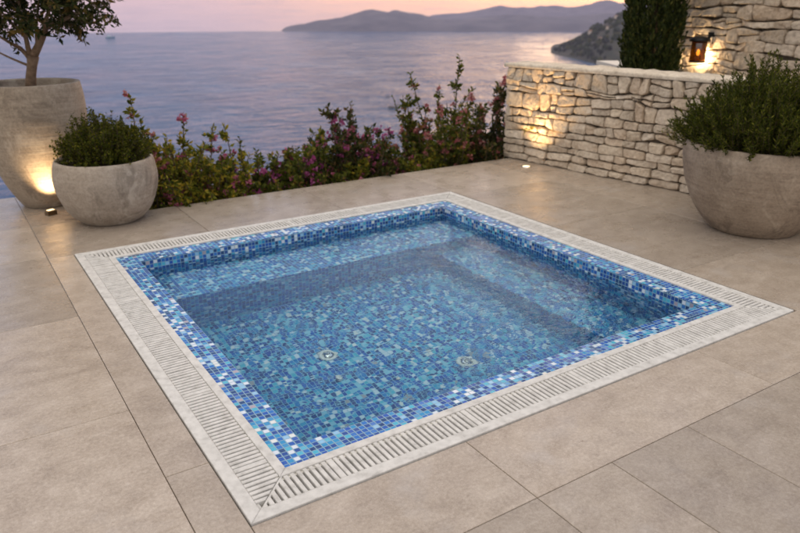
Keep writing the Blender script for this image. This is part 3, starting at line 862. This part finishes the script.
# tree in the tall planter
def potted_tree(base, seed):
    rr = random.Random(seed)
    t = empty('small_tree', base, 'small leafy tree with forked bare trunk growing in the tall clay planter', 'tree')
    D = 5.93
    def P(px, py, dd=0): return at(px, py, D + dd) - base
    tr, fo = MB(), MB()
    tr.tube([Vector((0, 0, -.05)), P(31, 76), P(32, 66), P(33, 56)], [.047, .040, .038, .046], 12)
    mains = [([P(33, 57), P(37, 49), P(42, 38), P(46, 28), P(53, 24), P(64, 20), P(78, 12)], .035),
             ([P(31, 57), P(28, 48), P(26, 38), P(25, 27), P(20, 12), P(18, -6)], .024),
             ([P(31, 60), P(26, 54), P(20, 48), P(12, 44, -.1), P(2, 38, -.2), P(-14, 28, -.25)], .022),
             ([P(30, 66), P(22, 63), P(8, 57, .05), P(-6, 50, .1), P(-20, 40, .1)], .012),
             ([P(43, 36), P(46, 22, -.1), P(50, 6, -.2), P(52, -10, -.25)], .020),
             ([P(38, 46), P(36, 30, .15), P(38, 10, .3), P(40, -12, .35)], .018),
             ([P(26, 38), P(12, 24, .2), P(0, 10, .3), P(-15, -6, .35)], .015)]
    for pts, r in mains:
        n = len(pts)
        tr.tube(pts, [r * (1 - .7 * k / (n - 1)) for k in range(n)], 9)
    tr.build('trunk', M_BARK, t, True)
    cen = P(22, -30); tw = MB()
    # twigs fill an uneven crown; gaps come from a low-frequency noise
    k = 0
    while k < 780:
        v = rvec(rr) * (rr.random() ** .4)
        p = cen + Vector((v.x * .80, v.y * .72, v.z * .60))
        if p.z < P(25, 30).z and rr.random() < .9: continue
        if mnoise.noise(p * 3.6 + Vector((4, 1, 7))) < -.20: continue
        d = (v + rvec(rr) * .6 + Vector((0, 0, .1))).normalized()
        pts = curve(p - d * .10, d, .20, 4, rr, .22, -.03)
        tw.tube(pts, [.004, .0035, .003, .0022, .001], 4, False)
        leaves_along(fo, pts, rr.randint(15, 22), .058, .024, rr, .1, .75)
        k += 1
    tw.build('twig', M_TWIG, t); fo.build('foliage', M_L_OLIVE, t)
potted_tree(tallc + Vector((0, 0, .94)), 31)

# cypress
def cypress(loc, r, h, seed):
    rr = random.Random(seed)
    t = empty('cypress_tree', loc, 'dark green columnar cypress at the left end of the tall house wall', 'tree')
    tk, fo = MB(), MB()
    tk.tube([Vector((0, 0, -.2)), Vector((0, 0, h * .5)), Vector((0, 0, h * .95))], [.07, .05, .01], 8); tk.build('trunk', M_TWIG, t)
    for i in range(5200):
        z = rr.random() ** 1.05 * h; a = rr.uniform(0, 2 * math.pi)
        prof = min(1, .82 + .3 * z / h) * (1 if z < h * .55 else 1 - .75 * ((z - h * .55) / (h * .45)) ** 1.6)
        flute = 1 + .16 * mnoise.noise(Vector((math.cos(a) * 2.4, math.sin(a) * 2.4, z * 1.1 + seed)))
        q = r * prof * flute * (1 - .6 * rr.random() ** 1.5)
        p = Vector((math.cos(a) * q, math.sin(a) * q, z))
        d = (Vector((math.cos(a) * .28, math.sin(a) * .28, 1)) + rvec(rr) * .25).normalized()
        for j in range(13):
            dd = (d + rvec(rr) * .5).normalized(); s = dd.cross(rvec(rr))
            if s.length < .01: continue
            fo.leaf(p + d * (.13 * rr.random()) + rvec(rr) * .012, dd, s.normalized(), rr.uniform(.035, .06), .018, .1)
    fo.build('foliage', M_L_CYP, t)
cy = at(649, 66, 8.9); cy.z = -.1
cypress(cy, .345, 3.6, 4)

# a weed in the wall above the uplight
def sprig(loc, n, L, name, label, seed, lm, cat):
    rr = random.Random(seed); t = empty(name, loc, label, cat); st, fo = MB(), MB()
    for i in range(n):
        d = (en * .7 + ex * rr.uniform(-.9, .9) + Vector((0, 0, rr.uniform(-.2, .6)))).normalized()
        pts = curve(Vector((0, 0, 0)), d, L * rr.uniform(.6, 1), 4, rr, .2, .02); st.tube(pts, [.002] * 5, 4, False)
        leaves_along(fo, pts, 9, .022, .009, rr, .2, .8)
    st.build('stem', M_TWIG, t); fo.build('foliage', lm, t)
sprig(P0 + ex * .40 + en * .03 + Vector((0, 0, .36)), 7, .12, 'wall_weed', 'tiny weed growing out of the stone wall above the uplight', 2, M_L_YEL, 'weed')
sprig(P0 + ex * 1.98 + en * .03 + Vector((0, 0, .52)), 6, .14, 'wall_fern', 'small yellow green sprig on the wall beside the rosemary', 6, M_L_YEL, 'weed')

# ------------------------------------------------------------------ land, sea, far shore
SEA = -90.0
M_LAND = mat_rough('dry_hillside', [(.3, (.035, .04, .018)), (.5, (.07, .065, .035)), (.7, (.13, .105, .07))], 1.2, .95, .5, .1)
xs = [-260, -200, -140, -90, -60, -40, -25, -15, -10, -7.5, -6.2, -5.5, -4, -2, 0, .6, 2, 4, 5, 6.3, 8, 10, 12, 15, 20, 30, 50, 80, 120, 180, 260]
ysl = [-60, -40, -20, -10, -6, -3.2, 0, 2.5, 4.0, 4.2, 4.6, 5.0, 5.25, 5.7, 6.5, 8, 10, 13, 17, 23, 32, 46, 70, 100, 135, 170]
def land(x, y):
    ext = 1.08 if x < .55 else (0 if x < 4.9 else 3.0 * min(1, (x - 4.9) / 1.5))
    s = max(0, y - EDGE - ext, x - 10.5)
    z = -.30 - .62 * s
    if s > 2: z += mnoise.noise(Vector((x * .08, y * .08, 0))) * min(4, s * .18)
    if s <= 0 and x < 4.5: z = -1.4
    return max(z, SEA - .8)
mb = MB(); nx = len(xs)
mb.add([(x, y, land(x, y)) for y in ysl for x in xs], [(j * nx + i, j * nx + i + 1, (j + 1) * nx + i + 1, (j + 1) * nx + i) for j in range(len(ysl) - 1) for i in range(nx - 1)])
o = mb.build('hillside', M_LAND, None, True); tag(o, kind='structure')

# sea: a sheet out to the visible horizon
HOR = 2850.0
mb = MB(); vs = [(CAM.x, CAM.y, SEA)]; n_ = 160
for k in range(n_): vs.append((CAM.x + HOR * math.cos(2 * math.pi * k / n_), CAM.y + HOR * math.sin(2 * math.pi * k / n_), SEA))
mb.add(vs, [(0, k + 1, (k + 1) % n_ + 1) for k in range(n_)])
o = mb.build('sea', mat_sea()); tag(o, kind='structure')

def crest_z(px, py, d): return at(px, py, d).z
def interp(tab, x):
    if x <= tab[0][0]: return tab[0][1]
    for (a, b), (c, d) in zip(tab[:-1], tab[1:]):
        if x <= c: return b + (d - b) * (x - a) / (c - a)
    return tab[-1][1]
def ridge(tab, d0, d1, rough, seed, name, mat, px0, px1):
    """a range of hills: shore at d0, crest line at (d0 + d1) / 2, real depth and back slope"""
    nu, nv = 220, 28
    vs = []
    for j in range(nv + 1):
        v = j / nv; d = d0 + (d1 - d0) * v
        for i in range(nu + 1):
            px = px0 + (px1 - px0) * i / nu
            dm = (d0 + d1) / 2
            # the same bearing at every depth
            g0 = at(px, 40, dm); hh = max(0, crest_z(px, interp(tab, px), dm) - SEA)
            b = (g0 - CAM); b.z = 0; b.normalize()
            base = at(px, 40, d); x, y = base.x, base.y
            prof = math.sin(math.pi * v) ** .8 if v < .5 else math.sin(math.pi * v) ** 1.2
            n1 = mnoise.fractal(Vector((x * .004, y * .004, seed)), .9, 2.1, 6)
            hz = hh * prof * (1 + rough * n1 * (1 - abs(2 * v - 1) ** 8))
            vs.append((x, y, SEA - 2 + hz - 60 * v * (1 - min(1, hh / 14))))
    mb = MB(); w = nu + 1
    mb.add(vs, [(j * w + i, j * w + i + 1, (j + 1) * w + i + 1, (j + 1) * w + i) for j in range(nv) for i in range(nu)])
    o = mb.build(name, mat, None, True); tag(o, kind='structure'); return o
M_HILL = mat_rough('far_hill', [(.3, (.065, .07, .105)), (.7, (.15, .14, .175))], .01, 1, 0, .1)  # pale lavender of distant haze is put into the hill colour
front = [(276, 29), (285, 26.4), (305, 24.5), (318, 21.0), (335, 18), (350, 15), (365, 13), (385, 13.5), (400, 14), (420, 17), (440, 19), (470, 15.5), (500, 18), (530, 14), (560, 16), (600, 12), (640, 13), (720, 10), (800, 14)]
rear = [(400, 26), (430, 16), (455, 13.5), (480, 10.5), (498, 8.5), (512, 9.5), (530, 7), (548, 8), (566, 6.5), (590, 4), (605, 2.5), (625, 4), (680, 1), (740, 5), (820, 0)]
ridge(front, 2780, 3300, .45, 1.3, 'hills', M_HILL, 274, 800)
ridge(rear, 4300, 5300, .34, 5.1, 'hills', M_HILL, 395, 820)

# nearer wooded headland on the right
M_HEAD = mat_rough('headland_scrub', [(.3, (.012, .017, .012)), (.5, (.026, .03, .018)), (.72, (.08, .065, .048))], .06, 1, .4, 1.0)
head = [(546, 53.5), (554, 51), (564, 46.5), (574, 42.5), (583, 36), (592, 29), (602, 25), (614, 17), (628, 12), (660, 8), (720, 4), (800, 2)]
hd0, hd1 = 1180, 1900
def head_z(px, d):
    dm = (hd0 + hd1) / 2; d0 = hd0 + 330 * max(0, min(1, (608 - px) / 62))
    v = (d - d0) / (dm - d0) / 2 if d < dm else .5 + (d - dm) / (hd1 - dm) / 2
    hh = max(0, crest_z(px, interp(head, px), dm) - SEA)
    x, y = at(px, 40, d).xy
    prof = max(0, math.sin(math.pi * min(1, max(0, v)))) ** .75
    return SEA - 1 + hh * prof * (1 + .16 * mnoise.fractal(Vector((x * .008, y * .008, 2)), .9, 2.1, 5))
nu, nv = 120, 36; vs = []
for j in range(nv + 1):
    d = hd0 + (hd1 - hd0) * j / nv
    for i in range(nu + 1):
        px = 544 + (800 - 544) * i / nu; b = at(px, 40, d); vs.append((b.x, b.y, head_z(px, d)))
mb = MB(); w = nu + 1
mb.add(vs, [(j * w + i, j * w + i + 1, (j + 1) * w + i + 1, (j + 1) * w + i) for j in range(nv) for i in range(nu)])
o = mb.build('headland', M_HEAD, None, True); tag(o, kind='structure')
rr = random.Random(77)
mb = MB()
for k in range(900):
    px = rr.uniform(549, 690); d = rr.uniform(hd0 + 30, (hd0 + hd1) / 2 + 60)
    b = at(px, 40, d); z = head_z(px, d)
    if z < SEA + 2 or mnoise.noise(Vector((b.x * .02, b.y * .02, 9))) < -.2: continue
    r0 = rr.uniform(2.0, 5.5) * (.6 if px < 562 else 1); c = Vector((b.x, b.y, z + r0 * .5)); sd = rr.uniform(0, 99)
    nr, ns = 5, 8; vv = []
    for j in range(nr + 1):
        ph = math.pi * j / nr
        for i in range(ns):
            a_ = 2 * math.pi * i / ns; q = Vector((math.sin(ph) * math.cos(a_), math.sin(ph) * math.sin(a_), math.cos(ph) * rr.uniform(.8, 1.3)))
            vv.append(c + q * r0 * (1 + .45 * mnoise.noise(q * 1.8 + Vector((sd, 0, 0)))))
    mb.add(vv, [(j * ns + i, j * ns + (i + 1) % ns, (j + 1) * ns + (i + 1) % ns, (j + 1) * ns + i) for j in range(nr) for i in range(ns)])
o = mb.build('woodland', mat_leaf('woodland_foliage', G_DARK, .9, .1)); tag(o, 'dark scrub and trees covering the wooded headland', 'woodland', None, 'stuff')
# small houses on the headland
M_HOUSE = simple('village_render', (.55, .47, .40), .9); M_TILE = simple('village_roof', (.28, .14, .09), .9)
proto = None
for k, (px, py, d) in enumerate(((590, 33, 1440), (606, 38, 1400), (614, 30, 1460), (600, 46, 1340))):
    b = at(px, 40, d); z = head_z(px, d)
    if proto is None:
        h0 = empty('village_house', (0, 0, 0)); mb = MB(); mb.box(-5, 5, -4, 4, -3, 5.5); mb.build('wall', M_HOUSE, h0)
        mb = MB(); mb.add([(-5.4, -4.4, 5.51), (5.4, -4.4, 5.51), (5.4, 4.4, 5.51), (-5.4, 4.4, 5.51), (-4.5, 0, 7.6), (4.5, 0, 7.6)], [(0, 3, 2, 1), (0, 1, 5, 4), (2, 3, 4, 5), (1, 2, 5), (3, 0, 4)]); mb.build('roof', M_TILE, h0)
        proto = h0; hs = h0
    else:
        hs = proto.copy(); COL.objects.link(hs)
        for ch in list(proto.children):
            c = ch.copy(); COL.objects.link(c); c.parent = hs
    hs.location = (b.x, b.y, z + 3); hs.rotation_euler = (0, 0, k * .7)
    s = (.8, .6, .7, .55)[k]; hs.scale = (s, s, s)
    tag(hs, 'tiny pale house among the trees on the far wooded headland', 'house', 'houses on the headland')

# dark rocks in the sea, a far boat
M_ROCK = mat_rough('sea_rock', [(.3, (.02, .02, .022)), (.7, (.07, .065, .06))], .5, .8, .6, .3)
def rock(px, py, r, label, seed):
    d = (at(px, py, 1.0)); q = d - CAM; t = (SEA - EYE) / q.z; p = CAM + q * t
    mb = MB(); vv = []; ns, nr = 20, 10
    for j in range(nr + 1):
        ph = math.pi * j / nr
        for i in range(ns):
            a_ = 2 * math.pi * i / ns; q = Vector((math.sin(ph) * math.cos(a_) * 1.5, math.sin(ph) * math.sin(a_), math.cos(ph) * .42))
            vv.append(q * r * (1 + .5 * mnoise.noise(q * 1.6 + Vector((seed, 0, 0))) + .2 * mnoise.noise(q * 5 + Vector((seed, 0, 0)))))
    mb.add(vv, [(j * ns + i, j * ns + (i + 1) % ns, (j + 1) * ns + (i + 1) % ns, (j + 1) * ns + i) for j in range(nr) for i in range(ns)])
    o = mb.build('sea_rock', M_ROCK, None, True, p); tag(o, label, 'rock', 'rocks in the sea')
rock(393, 108, 3.6, 'larger dark rock breaking the sea right of the magenta spire', 3)
rock(388, 97, 1.5, 'smaller dark rock in the sea, farther out than the larger one', 8)
q = at(110, 38, 1.0) - CAM; t = (SEA - EYE) / q.z; bpnt = CAM + q * t
bt = empty('motor_boat', bpnt, 'small blue motor boat far out on the left near the horizon', 'boat', None, -TH + .15)
sec = [(-13, 2.2, 2.6), (-9, 3.0, 2.6), (0, 3.2, 2.7), (7, 2.4, 3.2), (12, .9, 3.9), (14.5, .05, 4.3)]
mb = MB(); vv = []
for x, w_, z_ in sec: vv += [(x, -w_, z_), (x * .97, -w_ * .55, -.8), (x * .97, w_ * .55, -.8), (x, w_, z_)]
mb.add(vv, [(i * 4 + k, i * 4 + (k + 1) % 4, i * 4 + 4 + (k + 1) % 4, i * 4 + 4 + k) for i in range(5) for k in range(4)] + [(3, 2, 1, 0), (20, 21, 22, 23)])
mb.build('hull', simple('boat_blue', (.03, .20, .32), .4), bt)
mb = MB(); mb.box(-8, 3, -1.9, 1.9, 2.5, 5.4, .3); mb.box(-6, 0, -1.5, 1.5, 5.45, 7.4, .25); mb.build('cabin', simple('boat_white', (.45, .6, .68), .4), bt)

# ------------------------------------------------------------------ haze
n = NT('sea_haze'); vp = n.n('ShaderNodeVolumePrincipled')
vp.inputs['Color'].default_value = (.66, .64, .88, 1); vp.inputs['Density'].default_value = .000105; vp.inputs['Anisotropy'].default_value = 0.0
n.l(vp.outputs[0], n.out.inputs['Volume'])
hm = n.m
mb = MB(); mb.box(-3400, 6300, -3200, 6000, SEA - 70, 45)
o = mb.build('haze', hm); tag(o, kind='stuff'); o['label'] = 'pale evening haze over the sea'; o['category'] = 'haze'

# ------------------------------------------------------------------ sky and sun
SUN_EL = R(5.0)
sunv = c2w(math.sin(R(21)), math.cos(R(21))) - c2w(0, 0); sunv.z = 0; sunv.normalize()
az = math.atan2(sunv.x, sunv.y)           # from +Y towards +X
w = bpy.data.worlds.new('World'); scene.world = w; w.use_nodes = True
T = w.node_tree; T.nodes.clear()
class WN(NT):
    def __init__(self): self.t = T; self.out = T.nodes.new('ShaderNodeOutputWorld')
n = WN()
sky = n.n('ShaderNodeTexSky', sky_type='NISHITA'); sky.sun_disc = False; sky.sun_elevation = SUN_EL; sky.sun_rotation = az; sky.altitude = 90; sky.dust_density = 3.0
gen = n.n('ShaderNodeTexCoord').outputs['Generated']
dirn = n.vmath('NORMALIZE', gen)
sp = n.n('ShaderNodeSeparateXYZ'); n.l(dirn, sp.inputs[0])
zz = n.math('ADD', sp.outputs[2], .05)
glow = n.ramp(zz, [(0, (.66, .48, .46)), (.03, (.92, .55, .44)), (.055, (1.35, .72, .44)), (.08, (1.25, .70, .50)), (.14, (.90, .62, .62)), (.28, (.68, .60, .74)), (.44, (.58, .56, .76)), (.57, (.26, .33, .56)), (.70, (.45, .50, .66)), (.86, (1.25, 1.12, 1.02)), (1, (1.55, 1.40, 1.19))])
away = n.ramp(zz, [(0, (.48, .42, .52)), (.03, (.66, .50, .56)), (.055, (.76, .54, .58)), (.08, (.46, .44, .60)), (.13, (.33, .39, .63)), (.25, (.24, .32, .58)), (.40, (.40, .44, .68)), (.57, (.26, .33, .56)), (.70, (.45, .50, .66)), (.86, (1.25, 1.12, 1.02)), (1, (1.55, 1.40, 1.19))])
rear = n.ramp(zz, [(0, (.40, .34, .36)), (.055, (.46, .38, .36)), (.2, (.54, .47, .45)), (.5, (.86, .78, .74)), (1, (1.55, 1.40, 1.19))])
hor = n.vmath('NORMALIZE', n.vmath('MULTIPLY', dirn, (1, 1, 0)))
dt = n.vmath('DOT_PRODUCT', hor, (sunv.x, sunv.y, 0))
mr = n.n('ShaderNodeMapRange', interpolation_type='SMOOTHSTEP'); mr.inputs['From Min'].default_value = .78; mr.inputs['From Max'].default_value = .985; n.l(dt, mr.inputs['Value'])
grad = n.mix(mr.outputs[0], away, glow)
bk = n.n('ShaderNodeMapRange', interpolation_type='SMOOTHSTEP'); bk.inputs['From Min'].default_value = .35; bk.inputs['From Max'].default_value = -.35; n.l(dt, bk.inputs['Value'])
grad = n.mix(bk.outputs[0], grad, rear)
cl = n.noise(n.mapped(dirn, (5, 5, 90)), 2.2, 6, .6, .6)
cf = n.ramp(cl, [(.46, (0, 0, 0)), (.62, (1, 1, 1))])
low = n.ramp(sp.outputs[2], [(.03, (1, 1, 1)), (.12, (0, 0, 0))])
grad = n.mix(n.math('MULTIPLY', n.math('MULTIPLY', cf, .55), low), grad, n.mix(mr.outputs[0], (.46, .38, .47), (.66, .45, .46)))
cl2 = n.noise(n.mapped(dirn, (4, 4, 70), (0, 0, 0), (5, 2, 1)), 3.1, 5, .6, .5)
grad = n.mix(n.math('MULTIPLY', n.ramp(cl2, [(.55, (0, 0, 0)), (.7, (1, 1, 1))]), n.math('MULTIPLY', low, .55)), grad, n.mix(mr.outputs[0], (.78, .55, .55), (1.1, .66, .46)))
b1 = n.n('ShaderNodeBackground'); b1.inputs[1].default_value = .06; n.l(sky.outputs[0], b1.inputs[0])
b2 = n.n('ShaderNodeBackground'); b2.inputs[1].default_value = .95; n.l(grad, b2.inputs[0])
ad = n.n('ShaderNodeAddShader'); n.l(b1.outputs[0], ad.inputs[0]); n.l(b2.outputs[0], ad.inputs[1]); n.l(ad.outputs[0], n.out.inputs['Surface'])

sl = bpy.data.lights.new('sun', 'SUN'); sl.energy = .5; sl.angle = R(24); sl.color = (1, .66, .42)
so = bpy.data.objects.new('sun', sl); COL.objects.link(so)
toward = Vector((sunv.x * math.cos(SUN_EL), sunv.y * math.cos(SUN_EL), math.sin(SUN_EL)))
so.rotation_euler = (-toward).to_track_quat('-Z', 'Y').to_euler(); so.location = (0, 0, 10)

# ------------------------------------------------------------------ render settings
scene.render.engine = 'CYCLES'
cy_ = scene.cycles
cy_.use_denoising = True
cy_.max_bounces = 10; cy_.transmission_bounces = 8; cy_.transparent_max_bounces = 12; cy_.volume_bounces = 0
cy_.caustics_refractive = True; cy_.caustics_reflective = True; cy_.blur_glossy = .3; cy_.sample_clamp_indirect = 6
vs_ = scene.view_settings
vs_.view_transform = 'Standard'; vs_.look = 'None'; vs_.gamma = 1; vs_.use_curve_mapping = False; vs_.exposure = 0.22
